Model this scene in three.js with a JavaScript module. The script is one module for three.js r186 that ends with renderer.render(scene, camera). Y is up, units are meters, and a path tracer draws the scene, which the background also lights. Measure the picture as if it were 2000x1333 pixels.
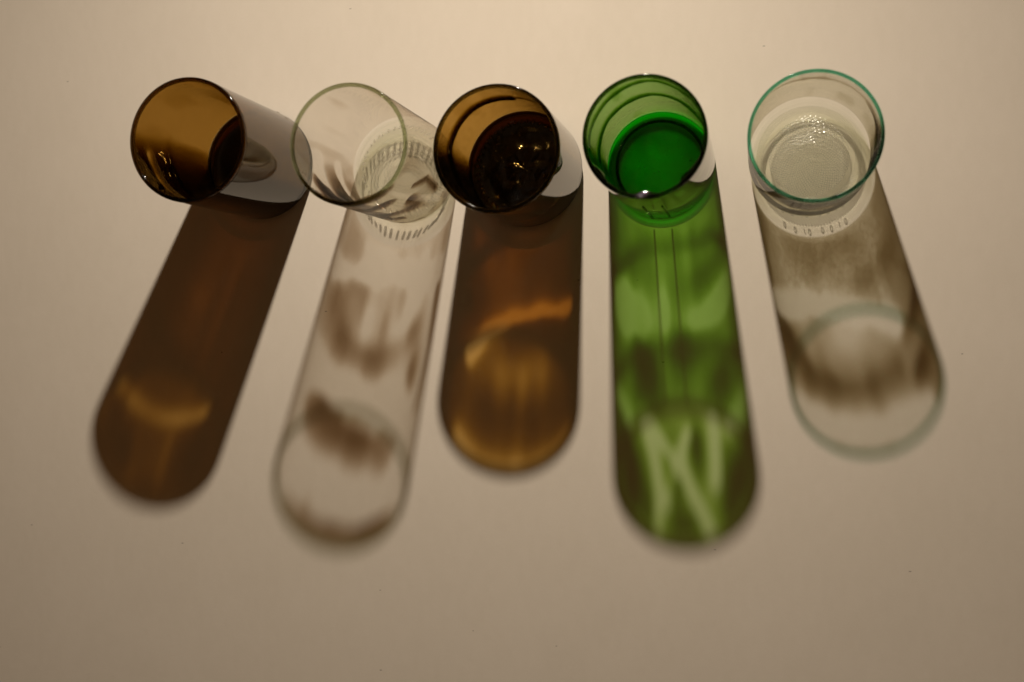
import * as THREE from 'three';
import { mergeGeometries, mergeVertices } from 'three/addons/utils/BufferGeometryUtils.js';

// ---------------------------------------------------------------- camera, light, exposure
const scene = new THREE.Scene();
scene.background = new THREE.Color(0.05, 0.026, 0.010);            // the dim warm room above the table

const HEIGHT = 0.8;
const camera = new THREE.PerspectiveCamera(2 * Math.atan(666.5 / 2269.3) * 180 / Math.PI, 2000 / 1333, 0.05, 30);
{
  const a = -0.0076, b = -0.207;                                    // looking almost straight down, leaning to the left
  const ca = Math.cos(a), sa = Math.sin(a), cb = Math.cos(b), sb = Math.sin(b);
  const right = new THREE.Vector3(cb, ca * sb, sa * sb);
  const down = new THREE.Vector3(0, -sa, ca);
  const ahead = new THREE.Vector3(sb, -ca * cb, -sa * cb);
  camera.position.set(0, HEIGHT, 0);
  camera.quaternion.setFromRotationMatrix(new THREE.Matrix4().makeBasis(right, down.negate(), ahead.negate()));
  camera.focus = 0.81;
  camera.userData.fStop = 5;
}

const renderer = new THREE.WebGLRenderer({ antialias: true });
renderer.toneMapping = THREE.LinearToneMapping;
renderer.toneMappingExposure = 1.0;
renderer.shadowMap.enabled = true;

const LAMP = new THREE.Vector3(-0.1076, 0.4518, -0.6854);
const AIM = LAMP.clone().add(new THREE.Vector3(Math.sin(-0.15), 0.2, Math.cos(-0.15)));   // the face of the lamp looks out over the table
const lampLight = new THREE.SpotLight(new THREE.Color(1.0, 0.888, 0.752), 3.4, 0, 1.54, 1);
lampLight.position.copy(LAMP);
lampLight.target.position.copy(AIM);
lampLight.shadow.radius = 0.62;
lampLight.castShadow = true;
lampLight.shadow.mapSize.set(2048, 2048);
lampLight.shadow.camera.near = 0.05;
lampLight.shadow.camera.far = 3;
lampLight.name = 'lamp_beam';

// ---------------------------------------------------------------- helpers
function rng(seed) { let s = seed >>> 0; return () => { s = (s + 0x6d2b79f5) >>> 0; let t = Math.imul(s ^ (s >>> 15), 1 | s); t = (t + Math.imul(t ^ (t >>> 7), 61 | t)) ^ t; return ((t ^ (t >>> 14)) >>> 0) / 4294967296; }; }
function noise2(seed, period) {                                     // value noise, periodic in x
  const r = rng(seed), N = 256, g = new Float32Array(N * N).map(() => r() * 2 - 1);
  return (x, y) => {
    const xi = Math.floor(x), yi = Math.floor(y), fx = x - xi, fy = y - yi, sx = fx * fx * (3 - 2 * fx), sy = fy * fy * (3 - 2 * fy);
    const X = (k) => ((k % period) + period) % period % N, Y = (k) => ((k % N) + N) % N;
    const v = (a, b) => g[Y(b) * N + X(a)];
    const p = v(xi, yi) + (v(xi + 1, yi) - v(xi, yi)) * sx, q = v(xi, yi + 1) + (v(xi + 1, yi + 1) - v(xi, yi + 1)) * sx;
    return p + (q - p) * sy;
  };
}
const taken = {};
function numbered(name) { const n = taken[name] ?? 0; taken[name] = n + 1; return n ? name + '_' + String(n).padStart(3, '0') : name; }
function part(name, geometry, material, parent, kind) {
  const m = new THREE.Mesh(geometry, material);
  m.name = name; m.castShadow = m.receiveShadow = true;
  if (kind) m.userData.kind = kind;
  parent.add(m);
  return m;
}
// a surface of revolution whose radius and height may vary round the axis; rows runs along the profile
function revolve(rows, round, at, closed = true) {
  const pos = [], uv = [], idx = [], n = round;
  for (let j = 0; j < rows; j++) for (let i = 0; i <= n; i++) {
    const a = i / n * 2 * Math.PI, [r, y] = at(j, i === n ? 0 : a);
    pos.push(r * Math.sin(a), y, r * Math.cos(a)); uv.push(i / n, j / (rows - 1));
  }
  const R = n + 1;
  for (let j = 0; j + 1 < rows; j++) for (let i = 0; i < n; i++) {
    const a = j * R + i, b = a + 1, c = a + R, d = c + 1;
    idx.push(a, b, d, a, d, c);
  }
  const g = new THREE.BufferGeometry();
  g.setAttribute('position', new THREE.Float32BufferAttribute(pos, 3));
  g.setAttribute('uv', new THREE.Float32BufferAttribute(uv, 2));
  g.setIndex(idx);
  g.computeVertexNormals();
  const nn = g.attributes.normal;                                   // close the seam of the normals
  for (let j = 0; j < rows; j++) {
    const a = j * R, b = a + n, x = nn.getX(a) + nn.getX(b), y = nn.getY(a) + nn.getY(b), z = nn.getZ(a) + nn.getZ(b), l = Math.hypot(x, y, z) || 1;
    nn.setXYZ(a, x / l, y / l, z / l); nn.setXYZ(b, x / l, y / l, z / l);
  }
  return g;
}
function smoothProfile(points, step) {                              // Catmull-Rom through [r, y] points
  const curve = new THREE.CatmullRomCurve3(points.map(([r, y]) => new THREE.Vector3(r, y, 0)), false, 'catmullrom', 0.35);
  return curve.getPoints(step).map((p) => [Math.max(0, p.x), p.y]);
}

// ---------------------------------------------------------------- the table
{
  const N = 1024, r = rng(7), px = new Uint8Array(N * N * 4), bump = new Uint8Array(N * N * 4);
  const n1 = noise2(11, 4), n2 = noise2(12, 16), n3 = noise2(13, 128), n4 = noise2(14, 250);
  for (let y = 0; y < N; y++) for (let x = 0; x < N; x++) {
    const u = x / N, v = y / N, k = (y * N + x) * 4;
    const m = 0.010 * n1(u * 4, v * 4) + 0.004 * n2(u * 16, v * 16) + 0.004 * n3(u * 128, v * 60) + 0.008 * (r() - 0.5);
    const c = [0.832 + m, 0.788 + m, 0.722 + m * 1.1];
    for (let i = 0; i < 3; i++) px[k + i] = Math.round(255 * c[i]);
    px[k + 3] = 255;
    const b = 128 + 40 * n4(u * 250, v * 250) + 40 * n3(u * 128, v * 128) + 30 * (r() - 0.5);
    bump[k] = bump[k + 1] = bump[k + 2] = b; bump[k + 3] = 255;
  }
  for (let i = 0; i < 16; i++) {                                    // a few specks of dust and tiny flaws
    const x = Math.floor(r() * N), y = Math.floor(r() * N), d = 0.55 + 0.25 * r();
    for (let k = 0; k < 1 + 2 * r(); k++) for (let c = 0; c < 3; c++) { const q = (y * N + (x + k) % N) * 4 + c; px[q] = Math.round(px[q] * d); }
  }
  const tex = (data, srgb) => { const t = new THREE.DataTexture(data, N, N); t.wrapS = t.wrapT = THREE.RepeatWrapping; t.magFilter = THREE.LinearFilter; t.repeat.set(5, 5); if (srgb) t.colorSpace = THREE.SRGBColorSpace; t.needsUpdate = true; return t; };
  const mat = new THREE.MeshStandardMaterial({ map: tex(px, true), roughness: 0.85, bumpMap: tex(bump), bumpScale: 0.00004 });
  const g = new THREE.BoxGeometry(2.6, 0.03, 2.6).translate(0, -0.015, 0);
  const table = part('table_surface', g, mat, scene, 'structure');
  table.userData.label = 'plain cream painted table surface';
}

// ---------------------------------------------------------------- the tumblers
// Each is a cut-off bottle: a wall of uneven thickness, a polished rim and a moulded base.
// Round the axis 0 points away from the lamp, heights run from 0 at the table to 1 at the rim;
// spots and ribs are lumps and hollows in the glass: [angle, height, angle width, height width, amount].
const RELIEF = [
  { spots: [[0.991,0.745,0.184,0.103,-0.4],[-0.317,0.37,0.269,0.056,-0.25],[0.431,0.113,0.352,0.157,-0.25],[-0.568,0.911,0.221,0.051,0.9],[0.071,0.969,0.216,0.035,0.8],[0.619,0.868,0.314,0.094,0.7],[-0.296,0.599,0.507,0.05,0.5],[-0.822,0.586,0.464,0.037,0.4]],
    ribs: [[[[-1.102,0.807],[-0.643,0.78],[-0.215,0.763],[0.153,0.745],[0.56,0.728]],0.106,-0.9],[[[-0.369,0.851],[-0.266,0.939]],0.07,-0.35],[[[0.135,0.815],[0.218,0.94]],0.07,-0.4]] },
  { spots: [[-0.598,0.489,0.248,0.057,0.5],[0.068,0.505,0.277,0.055,0.8],[-0.255,0.489,0.233,0.043,0.4],[0.727,0.432,0.159,0.056,0.45],[-0.89,0.373,0.163,0.045,0.2],[-0.248,0.715,0.249,0.049,0.5],[0.875,0.582,0.124,0.071,0.6],[-0.749,0.968,0.195,0.025,0.4],[0.359,0.297,0.097,0.093,0.35],[-0.364,0.347,0.087,0.076,0.3],[0.131,0.384,0.081,0.067,0.3],[-0.46,0.895,0.075,0.051,0.25],[0.309,0.903,0.063,0.049,0.25],[-0.915,0.43,0.277,0.053,0.2],[0.363,0.468,0.203,0.05,0.35],[-0.462,0.287,0.411,0.046,0.25],[-0.675,0.693,0.142,0.028,0.5],[0.171,0.736,0.325,0.032,0.6],[-0.02,0.945,0.193,0.018,0.5],[0.462,0.959,0.211,0.017,0.5]],
    ribs: [[[[-1.253,0.338],[0.026,0.168],[1.38,0.293]],0.13,-0.5],[[[-1.171,0.642],[-0.618,0.603],[-0.0,0.605],[0.716,0.656]],0.205,-0.7],[[[-0.826,0.748],[-0.353,0.739],[0.117,0.757],[0.615,0.793]],0.242,1.1],[[[-0.94,0.819],[-0.504,0.823],[-0.023,0.834],[0.81,0.84]],0.316,-0.8],[[[-0.303,0.976],[0.217,0.976],[0.751,0.963]],0.112,0.5],[[[1.269,0.342],[1.35,0.558],[1.136,0.703]],0.065,0.4],[[[-0.481,0.982],[-0.126,0.98],[0.224,0.981],[0.56,0.975],[0.886,0.963]],0.13,0.7]] },
  { spots: [[0.03,0.649,0.759,0.096,-0.8],[0.16,0.814,0.574,0.053,0.4],[-0.355,0.794,0.242,0.068,0.3],[-0.725,0.223,0.285,0.129,-0.45],[0.688,0.116,0.222,0.154,-0.3],[0.325,0.219,0.273,0.12,0.4],[-0.752,0.369,0.339,0.099,0.3],[0.064,0.751,0.076,0.091,0.3],[-0.199,0.868,0.068,0.067,0.3],[0.479,0.857,0.082,0.07,0.3]],
    ribs: [[[[-0.737,0.642],[-0.454,0.504],[-0.049,0.412],[0.411,0.398],[1.01,0.478]],0.114,-1.6],[[[-0.014,0.517],[0.476,0.494],[1.017,0.662]],0.175,0.8],[[[-0.784,0.944],[-0.393,0.962],[0.135,0.966],[0.589,0.976],[1.103,0.974]],0.14,-1.2]] },
  { spots: [[-0.825,0.391,0.373,0.085,-1.1],[0.772,0.395,0.483,0.048,-1.1],[-0.116,0.33,0.105,0.105,-0.6],[-0.533,0.569,0.261,0.093,1.5],[0.16,0.488,0.25,0.065,1.3],[0.825,0.634,0.285,0.063,0.7],[-0.198,0.559,0.115,0.076,-0.2],[-0.948,0.896,0.263,0.109,1.5],[0.243,0.771,0.107,0.057,1.3],[-0.061,0.965,0.239,0.051,1.3],[0.943,0.914,0.342,0.075,1.2],[-0.193,0.757,0.108,0.04,0.5],[-0.547,0.224,0.643,0.077,0.25],[0.673,0.278,0.553,0.049,0.35],[-0.158,0.859,0.118,0.05,0.9],[-0.609,0.944,0.102,0.06,0.6],[0.705,0.974,0.139,0.041,0.8]],
    ribs: [[[[-1.138,0.697],[-0.939,0.724]],0.135,-0.6],[[[1.258,0.754],[0.784,0.741]],0.135,-0.6],[[[-0.597,0.699],[-0.44,0.794],[-0.374,0.879],[-0.473,0.991]],0.135,-0.6],[[[-0.516,0.692],[-0.023,0.801],[0.195,0.911],[0.364,1.0]],0.077,-0.95],[[[0.103,0.711],[-0.12,0.802],[-0.272,0.887]],0.067,-0.7],[[[0.527,0.697],[0.477,0.85]],0.106,-0.8]] },
  { spots: [[1.349,0.689,0.441,0.035,1.0],[-1.152,0.681,0.24,0.086,1.0],[1.009,0.848,0.247,0.046,1.4],[-0.621,0.772,0.335,0.062,0.7],[0.399,0.772,0.258,0.063,0.7],[-0.046,0.564,0.322,0.08,-0.25],[-0.121,0.779,0.411,0.04,0.6],[0.133,0.166,0.717,0.114,0.35],[0.965,0.39,0.362,0.077,0.35],[-0.499,0.125,0.271,0.109,0.2],[-0.073,0.728,0.771,0.074,0.35],[-0.851,0.768,0.161,0.09,0.5],[-0.394,0.772,0.088,0.059,0.35],[0.124,0.785,0.094,0.058,0.4],[0.607,0.771,0.094,0.058,0.4],[-0.26,0.242,0.484,0.098,0.3],[0.474,0.365,0.41,0.056,0.4]],
    ribs: [[[[-1.293,0.565],[-0.558,0.42],[-0.092,0.419],[0.331,0.484],[0.739,0.603]],0.134,-0.8],[[[-1.53,1.021],[-0.807,0.902],[-0.507,0.901],[-0.108,0.91],[0.315,0.915],[0.857,0.944]],0.151,-0.8]] },
];
const KINDS = [
  { name: 'amber', x: -0.3539, z: -0.1228, R: 0.0398, h: 0.1195, turn: -0.327,
    skin: [0.53, 0.305, 0.07], glass: [0.078, 0.037, 0.0014], rim: [0.16, 0.10, 0.045], base: [0.20, 0.09, 0.015], thick: 0.0019, lump: 0.0019, body: 0.04, rimBody: 0.6, baseBody: 0.8,
    baseH: 0.011,
    rimH: 0.003, shine: 1, rimW: 0.0027, label: 'tall amber brown glass tumbler at the end of the row, beside the clear tumbler' },
  { name: 'clear', x: -0.2434, z: -0.1149, R: 0.0376, h: 0.1272, turn: -0.186,
    skin: [0.985, 0.985, 0.97], glass: [0.30, 0.22, 0.15], rim: [0.34, 0.39, 0.22], base: [0.97, 0.975, 0.95], thick: 0.0003, lump: 0.003, body: 0.02, rimBody: 0.3, baseBody: 0.12,
    baseH: 0.0115,
    rimH: 0.0026, shine: 0.4, rimW: 0.0026, label: 'clear colourless glass tumbler standing between the two amber tumblers' },
  { name: 'amber', x: -0.1570, z: -0.1133, R: 0.0400, h: 0.1012, turn: -0.068,
    skin: [0.86, 0.55, 0.18], glass: [0.068, 0.034, 0.0012], rim: [0.14, 0.13, 0.07], base: [0.20, 0.09, 0.015], thick: 0.0018, lump: 0.0013, body: 0.04, rimBody: 0.6, baseBody: 0.8,
    baseH: 0.0105,
    rimH: 0.003, shine: 1, rimW: 0.0027, label: 'short amber brown glass tumbler with glinting dark base between the clear and the green tumbler' },
  { name: 'green', x: -0.0634, z: -0.1138, R: 0.0364, h: 0.1234, turn: 0.061,
    skin: [0.66, 0.93, 0.48], glass: [0.13, 0.27, 0.018], rim: [0.05, 0.09, 0.02], base: [0.004, 0.40, 0.004], thick: 0.0011, lump: 0.003, body: 0.03, rimBody: 0.55, baseBody: 0.5,
    baseH: 0.0042,
    rimH: 0.0028, shine: 1, rimW: 0.0025, label: 'bright green glass tumbler with a deep green base and ringed walls' },
  { name: 'pale_green', x: 0.0343, z: -0.1155, R: 0.0393, h: 0.0939, turn: 0.193,
    skin: [0.95, 0.965, 0.93], glass: [0.30, 0.25, 0.16], rim: [0.012, 0.33, 0.16], base: [0.98, 0.985, 0.96], thick: 0.0009, lump: 0.0023, body: 0.03, rimBody: 0.3, baseBody: 0.04,
    baseH: 0.0095,
    rimH: 0.0016, shine: 0.4, rimW: 0.0021, label: 'short pale glass tumbler with an emerald green rim and stippled base' },
];

function solidGlass(rgb, body, roughness = 0) {
  return new THREE.MeshPhysicalMaterial({ color: 0xffffff, transmission: 1, roughness, ior: 1.5, thickness: 0.003, attenuationColor: new THREE.Color(...rgb), attenuationDistance: 0.003, transparent: body < 1, opacity: body });
}
function skinGlass(rgb, roughness = 0, shine = 1) {                                           // one face of the wall; a wall has two
  return new THREE.MeshPhysicalMaterial({ color: new THREE.Color(...rgb.map(Math.sqrt)), transmission: 1, roughness, ior: 1.5, thickness: 0, specularIntensity: shine });
}

// mould rings that run round the wall on the side of the lamp
RELIEF[2].ribs.push([[[-0.96, 0.475], [-1.27, 0.55], [-1.6, 0.64], [-2.04, 0.64], [-2.43, 0.65], [-2.76, 0.62], [-3.15, 0.57]], 0.11, 1.5], [[[3.15, 0.57], [2.81, 0.58], [2.5, 0.56]], 0.06, 0.5]);
RELIEF[3].ribs.push([[[-1.6, 0.80], [-1.81, 0.81], [-2.21, 0.80], [-2.71, 0.82], [-3.15, 0.85]], 0.10, 0.45], [[[3.15, 0.85], [2.94, 0.855], [2.62, 0.815], [2.23, 0.78], [1.9, 0.74]], 0.085, 0.4], [[[-1.4, 0.42], [-1.81, 0.45], [-2.25, 0.505], [-2.64, 0.505], [-3.15, 0.53]], 0.12, 0.5], [[[3.15, 0.53], [2.93, 0.52], [2.59, 0.487], [2.33, 0.43], [2.0, 0.40]], 0.10, 0.45]);
RELIEF[4].ribs.push([[[-2.4, 0.81], [-2.59, 0.80], [-2.87, 0.78], [-3.15, 0.73]], 0.06, 0.14], [[[3.15, 0.73], [2.68, 0.738], [2.36, 0.746], [2.02, 0.745], [1.71, 0.739], [1.38, 0.68]], 0.10, 0.18]);

KINDS.forEach((K, index) => {
  const { R, h } = K, rel = RELIEF[index];
  const t = new THREE.Group();
  t.name = numbered('glass_tumbler');
  t.position.set(K.x, 0.0004, K.z);
  t.rotation.y = K.turn;
  t.userData = { label: K.label, category: 'tumbler', group: 'coloured glass tumblers standing in a row' };
  scene.add(t);

  const yb = K.baseH, yr = h - K.rimH, bs = yb / 0.013, w = 0.0027;
  const streak = noise2(100 + index, 36), wave = noise2(200 + index, 9), grain = noise2(300 + index, 230);
  const wrap = (a) => a - 2 * Math.PI * Math.round(a / (2 * Math.PI));
  const smooth = (a) => { const c = Math.min(1, Math.max(0, (Math.cos(a) + (index ? 0.22 : 0.0)) / 0.6)); return c * c * (3 - 2 * c); };   // thinner on one side, as blown bottles are
  function thickness(a, v) {
    a = wrap(a);
    const far = Math.max(0, Math.cos(a)), f = Math.PI * 2;
    let s = (0.30 * streak(a / f * 36 + 36, v * 2.5) + 0.20 * wave(a / f * 9 + 9, v * 3)) * (0.25 + 0.75 * far) * [0.8, 0.95, 0.9, 0.7, 0.8][index];
    if (index === 4 && v < 0.5) s += 0.22 * grain(a / f * 230 + 230, v * 90) * far;
    for (const [pa, pv, sa, sv, q] of rel.spots) { const e = ((wrap(a - pa)) / sa) ** 2 + ((v - pv) / sv) ** 2; if (e < 9) s += q * Math.exp(-e); }
    for (const [line, width, q] of rel.ribs) {
      let best = 9;
      for (let k = 0; k + 1 < line.length; k++) {
        const [x0, y0] = line[k], [x1, y1] = line[k + 1], gx = 1, gy = h / R, dx = (x1 - x0) * gx, dy = (y1 - y0) * gy, ex = (a - x0) * gx, ey = (v - y0) * gy;
        const m = Math.min(1, Math.max(0, (ex * dx + ey * dy) / (dx * dx + dy * dy || 1)));
        best = Math.min(best, Math.hypot(ex - m * dx, ey - m * dy));
      }
      s += q * Math.exp(-((best / width) ** 2));
    }
    const edge = Math.min(1, (v - yb / h) / 0.05, (yr / h - v) / 0.008);
    s *= Math.max(0, edge);
    return Math.min(0.005, Math.max(0.0001, K.thick * (0.04 + 0.96 * smooth(a)) + K.lump * s));
  }
  // wall: outer face going up, inner face coming down, closed at both ends
  const M = 110, RO = 240;
  const rows = (gap) => 2 * M + 1;
  const wallAt = (out, inn) => (j, a) => {
    if (j < M) return [R + out, yb + (yr - yb) * j / (M - 1)];
    if (j === 2 * M) return [R + out, yb];
    const y = yr - (yr - yb) * (j - M) / (M - 1);
    return [R - thickness(a, y / h) - inn, y];
  };
  const wall = part('wall', revolve(rows(), RO, wallAt(0, 0)), solidGlass(K.glass, K.body), t);
  wall.geometry.computeVertexNormals();
  // polished faces of the wall, a hair off the body
  const outer = revolve(24, 160, (j, a) => [R + 0.0001, yb + (yr - yb) * j / 23]);
  const inner = revolve(M, RO, (j, a) => { const y = yr - (yr - yb) * j / (M - 1); return [R - thickness(a, y / h) - 0.0001, y]; });
  part('polished_face', mergeGeometries([outer, inner]), skinGlass(K.skin, 0, K.shine), wall);

  // rim
  const rimPts = []; for (let k = 0; k <= 20; k++) { const q = k / 20 * 2 * Math.PI, c = Math.cos(q), s = Math.sin(q), e = 0.6; rimPts.push([R - K.rimW / 2 + Math.sign(c) * Math.abs(c) ** e * K.rimW / 2, h - K.rimH / 2 + Math.sign(s) * Math.abs(s) ** e * (K.rimH / 2 - 0.0001)]); }
  part('rim', revolve(21, 180, (j) => rimPts[j]), solidGlass(K.rim, K.rimBody, 0.07), t);

  // base with a heel and a shallow punt
  const iw = R - w - 0.0002;
  const low = smoothProfile([[0, 0.0035], [R * 0.35, 0.0030], [R * 0.62, 0.0012], [R * 0.80, 0.0], [R - 0.0045, 0.0003], [R - 0.0012, 0.0028], [R, 0.007], [R, 0.0129]], 56).map(([r, y]) => [r, y * bs]);
  const dome = [0.010, 0.0095, 0.010, 0.0085, 0.013][index];
  const high = smoothProfile([[iw, 0.0129], [iw - 0.0012, 0.0105], [iw - 0.0045, 0.0082], [R * 0.66, 0.0075], [R * 0.4, 0.0078 + (dome - 0.0075) * 0.5], [R * 0.2, dome - 0.0004], [0, dome]], 90).map(([r, y]) => [r, y * bs]);
  const prof = [...low, ...high], bumpR = rng(500 + index);
  const swell = noise2(600 + index, 14), cells2 = noise2(700 + index, 40);
  const baseGeo = revolve(prof.length, 240, (j, a) => {
    let [r, y] = prof[j];
    if (j >= low.length) {
      const u = a / (2 * Math.PI), q = r / R;
      if (index === 4) { if (q < 0.72) y += 0.00035 * Math.sin(r * 2600) * Math.sin(u * 2 * Math.PI * Math.max(12, Math.round(q * 70))) * Math.min(1, q * 3); }
      else if (index === 1) { if (q > 0.25 && q < 0.7) y += 0.0003 * Math.cos(r * 3200) * (0.5 + 0.5 * Math.cos(u * 2 * Math.PI * 72)); }
      else if (index === 3) y += 0.0004 * swell(u * 14, q * 5) * Math.min(1, q * 4, (0.92 - q) * 5);
      else if (q < 0.8) y += (0.0011 * swell(u * 14, q * 6) + 0.0002 * cells2(u * 40, q * 14)) * Math.min(1, (0.8 - q) * 6, q * 5);
    }
    return [r, y];
  });
  const base = part('base', baseGeo, solidGlass(K.base, K.baseBody), t);

  const topFace = revolve(high.length, 240, (j, a) => { const k = (low.length + j) * 241 + Math.round(a / (2 * Math.PI) * 240), p = baseGeo.attributes.position; return [Math.max(0, Math.hypot(p.getX(k), p.getZ(k)) - 0.00005 * (j < 12 ? 1 : 0)), p.getY(k) + 0.00006]; });
  part('polished_face', topFace, skinGlass([1, 1, 1], 0.13), base);
  // little beads moulded into the floor of the glass
  const floorY = (r) => { for (let k = 0; k + 1 < high.length; k++) if (high[k + 1][0] <= r) return high[k + 1][1]; return high[high.length - 1][1]; };
  const beads = [], bead = (r, a, size) => beads.push(new THREE.SphereGeometry(size, 10, 7).scale(1, 0.6, 1).translate(r * Math.sin(a), floorY(r) + 0.0001, r * Math.cos(a)));
  if (index === 4) for (let k = 0; k < 12; k++) { const q = R * (0.035 + 0.055 * k), n = Math.round(q * 2 * Math.PI / 0.0021); for (let i = 0; i < n; i++) bead(q + 0.0002 * (bumpR() - 0.5), (i + 0.5 * (k % 2) + 0.15 * bumpR()) / n * 2 * Math.PI, 0.0009 + 0.0002 * bumpR()); }
  else if (index === 1) for (const q of [0.30, 0.36, 0.42, 0.56, 0.62, 0.68]) { const n = Math.round(q * R * 2 * Math.PI / 0.0019); for (let i = 0; i < n; i++) bead(q * R, (i + 0.12 * bumpR()) / n * 2 * Math.PI, q < 0.5 ? 0.00055 : 0.00075); }
  else for (let k = 0; k < [70, 0, 95, 14][index]; k++) bead(R * 0.82 * Math.sqrt(bumpR()), bumpR() * 2 * Math.PI, 0.0003 + 0.0006 * bumpR() ** 2);
  part('stipple', mergeGeometries(beads), solidGlass(K.base, index === 1 ? 0.4 : index === 4 ? 0.5 : 1, 0.1), base, 'stuff');

  // moulded ridges round the heel
  const ridgeMat = solidGlass(index === 3 ? [0.004, 0.06, 0.004] : K.base, [1, 0.5, 0.8, 0.95, 0.5][index]);
  if (index === 1 || index === 2) {
    const n = 44, g = new THREE.CapsuleGeometry(0.0010, 0.0052, 4, 10).scale(1, 1, 0.55).rotateX(-0.55);
    for (let k = 0; k < n; k++) {
      const a = (k + 0.3 * (bumpR() - 0.5)) / n * 2 * Math.PI, rr = iw - 0.0042;
      const m = part('ridge', g, ridgeMat, base);
      m.position.set(rr * Math.sin(a), 0.0112 * bs + 0.0006, rr * Math.cos(a)); m.rotation.set(0, a, 0); m.scale.set(0.85 + 0.3 * bumpR(), 0.8 + 0.45 * bumpR(), 1);
    }
  } else if (index === 3 || index === 4) {
    const n = index === 3 ? 84 : 110, list = [];
    for (let k = 0; k < n; k++) {
      const a = k / n * 2 * Math.PI, rr = iw - (index === 3 ? 0.0035 : 0.0048);
      const g = index === 3 ? new THREE.SphereGeometry(0.0013, 10, 8).scale(1, 0.8, 1) : new THREE.CapsuleGeometry(0.00055, 0.0042, 3, 8).rotateX(Math.PI / 2 - 0.35).rotateY(0.55);
      g.rotateY(a); g.translate(rr * Math.sin(a), (index === 3 ? 0.0105 : 0.0098) * bs, rr * Math.cos(a)); list.push(g);
    }
    part('knurling', mergeGeometries(list), ridgeMat, base, 'stuff');
  }
  if (index === 3) {                                                // two mould seams down the wall
    for (const a of [-0.205, 0.122]) {
      const g = new THREE.BoxGeometry(0.0011, (yr - yb) * 0.62, 0.0006).translate(0, yb + (yr - yb) * 0.315, R + 0.0005).rotateY(a);
      part('seam', g, solidGlass([0.10, 0.22, 0.04], 0.45), wall);
    }
  }
  if (index === 4) {                                                // raised marks above the heel
    for (const [a, v, o] of [[-0.635, 0.059, 1], [-0.457, 0.068, 1], [-0.305, 0.068, 0], [-0.224, 0.07, 1], [-0.012, 0.066, 1], [0.132, 0.07, 1], [0.273, 0.066, 0], [0.388, 0.068, 1]]) {
      const g = (o ? new THREE.TorusGeometry(0.0009, 0.00032, 6, 18).scale(0.8, 1.5, 1) : new THREE.CapsuleGeometry(0.0003, 0.0022, 3, 8));
      g.translate(0, v * h, R + 0.0002).rotateY(a);
      part('raised_mark', g, ridgeMat, base);
    }
  }
  if (index === 0) {
    const r = rng(41);
    for (const [a, y, tall, tilt] of [[2.35, 0.022, 0.0022, 0], [2.5, 0.0205, 0.0016, 1.2], [2.56, 0.0222, 0.0012, 0.3], [2.75, 0.021, 0.002, 1.57], [2.95, 0.021, 0.0018, 1.4], [-2.95, 0.0215, 0.0014, 0.1], [-2.8, 0.0205, 0.0018, 0.9], [-2.72, 0.022, 0.0012, 1.3]]) {
      const g = new THREE.CapsuleGeometry(0.00022, tall, 3, 8).rotateZ(tilt).translate(0, y, R + 0.0002).rotateY(a);
      part('raised_mark', g, solidGlass([0.1, 0.05, 0.01], 0.9), wall);
    }
  }
});

// ---------------------------------------------------------------- the lamp that lights them, beyond the row
{
  const lamp = new THREE.Group();
  lamp.name = 'desk_lamp';
  lamp.userData = { label: 'small black desk lamp shining across the row of tumblers', category: 'lamp' };
  scene.add(lamp);
  const dark = new THREE.MeshStandardMaterial({ color: new THREE.Color(0.03, 0.028, 0.025), roughness: 0.45, metalness: 0.4 });
  const back = AIM.clone().sub(LAMP).normalize().negate();
  const q = new THREE.Quaternion().setFromUnitVectors(new THREE.Vector3(0, 1, 0), back);
  const shadePts = [[0.031, 0.001], [0.033, 0.003], [0.030, 0.03], [0.018, 0.055], [0.012, 0.06], [0.0, 0.06], [0.0, 0.058], [0.011, 0.058], [0.016, 0.053], [0.028, 0.029], [0.029, 0.004], [0.031, 0.001]].map((p) => new THREE.Vector2(...p));
  const shade = part('lamp_shade', new THREE.LatheGeometry(shadePts, 48), dark, lamp);
  shade.position.copy(LAMP).addScaledVector(back, 0.022); shade.quaternion.copy(q);
  const bulb = part('bulb', new THREE.CylinderGeometry(0.0175, 0.0175, 0.004, 40), new THREE.MeshStandardMaterial({ color: 0x111111, emissive: new THREE.Color(1, 0.93, 0.8), emissiveIntensity: 12 }), lamp);
  bulb.position.copy(LAMP).addScaledVector(back, 0.021); bulb.quaternion.copy(q);
  const foot = new THREE.Vector3(-0.13, 0, -0.93), top = LAMP.clone().addScaledVector(back, 0.08);
  const arm = new THREE.CatmullRomCurve3([foot.clone().setY(0.015), foot.clone().setY(0.25), foot.clone().setY(0.42).lerp(top, 0.25), top]);
  part('arm', new THREE.TubeGeometry(arm, 40, 0.006, 12), dark, lamp);
  const plate = part('foot', new THREE.CylinderGeometry(0.075, 0.08, 0.018, 48), dark, lamp);
  plate.position.copy(foot).setY(0.009);
  scene.add(lampLight, lampLight.target);
}

renderer.render(scene, camera);
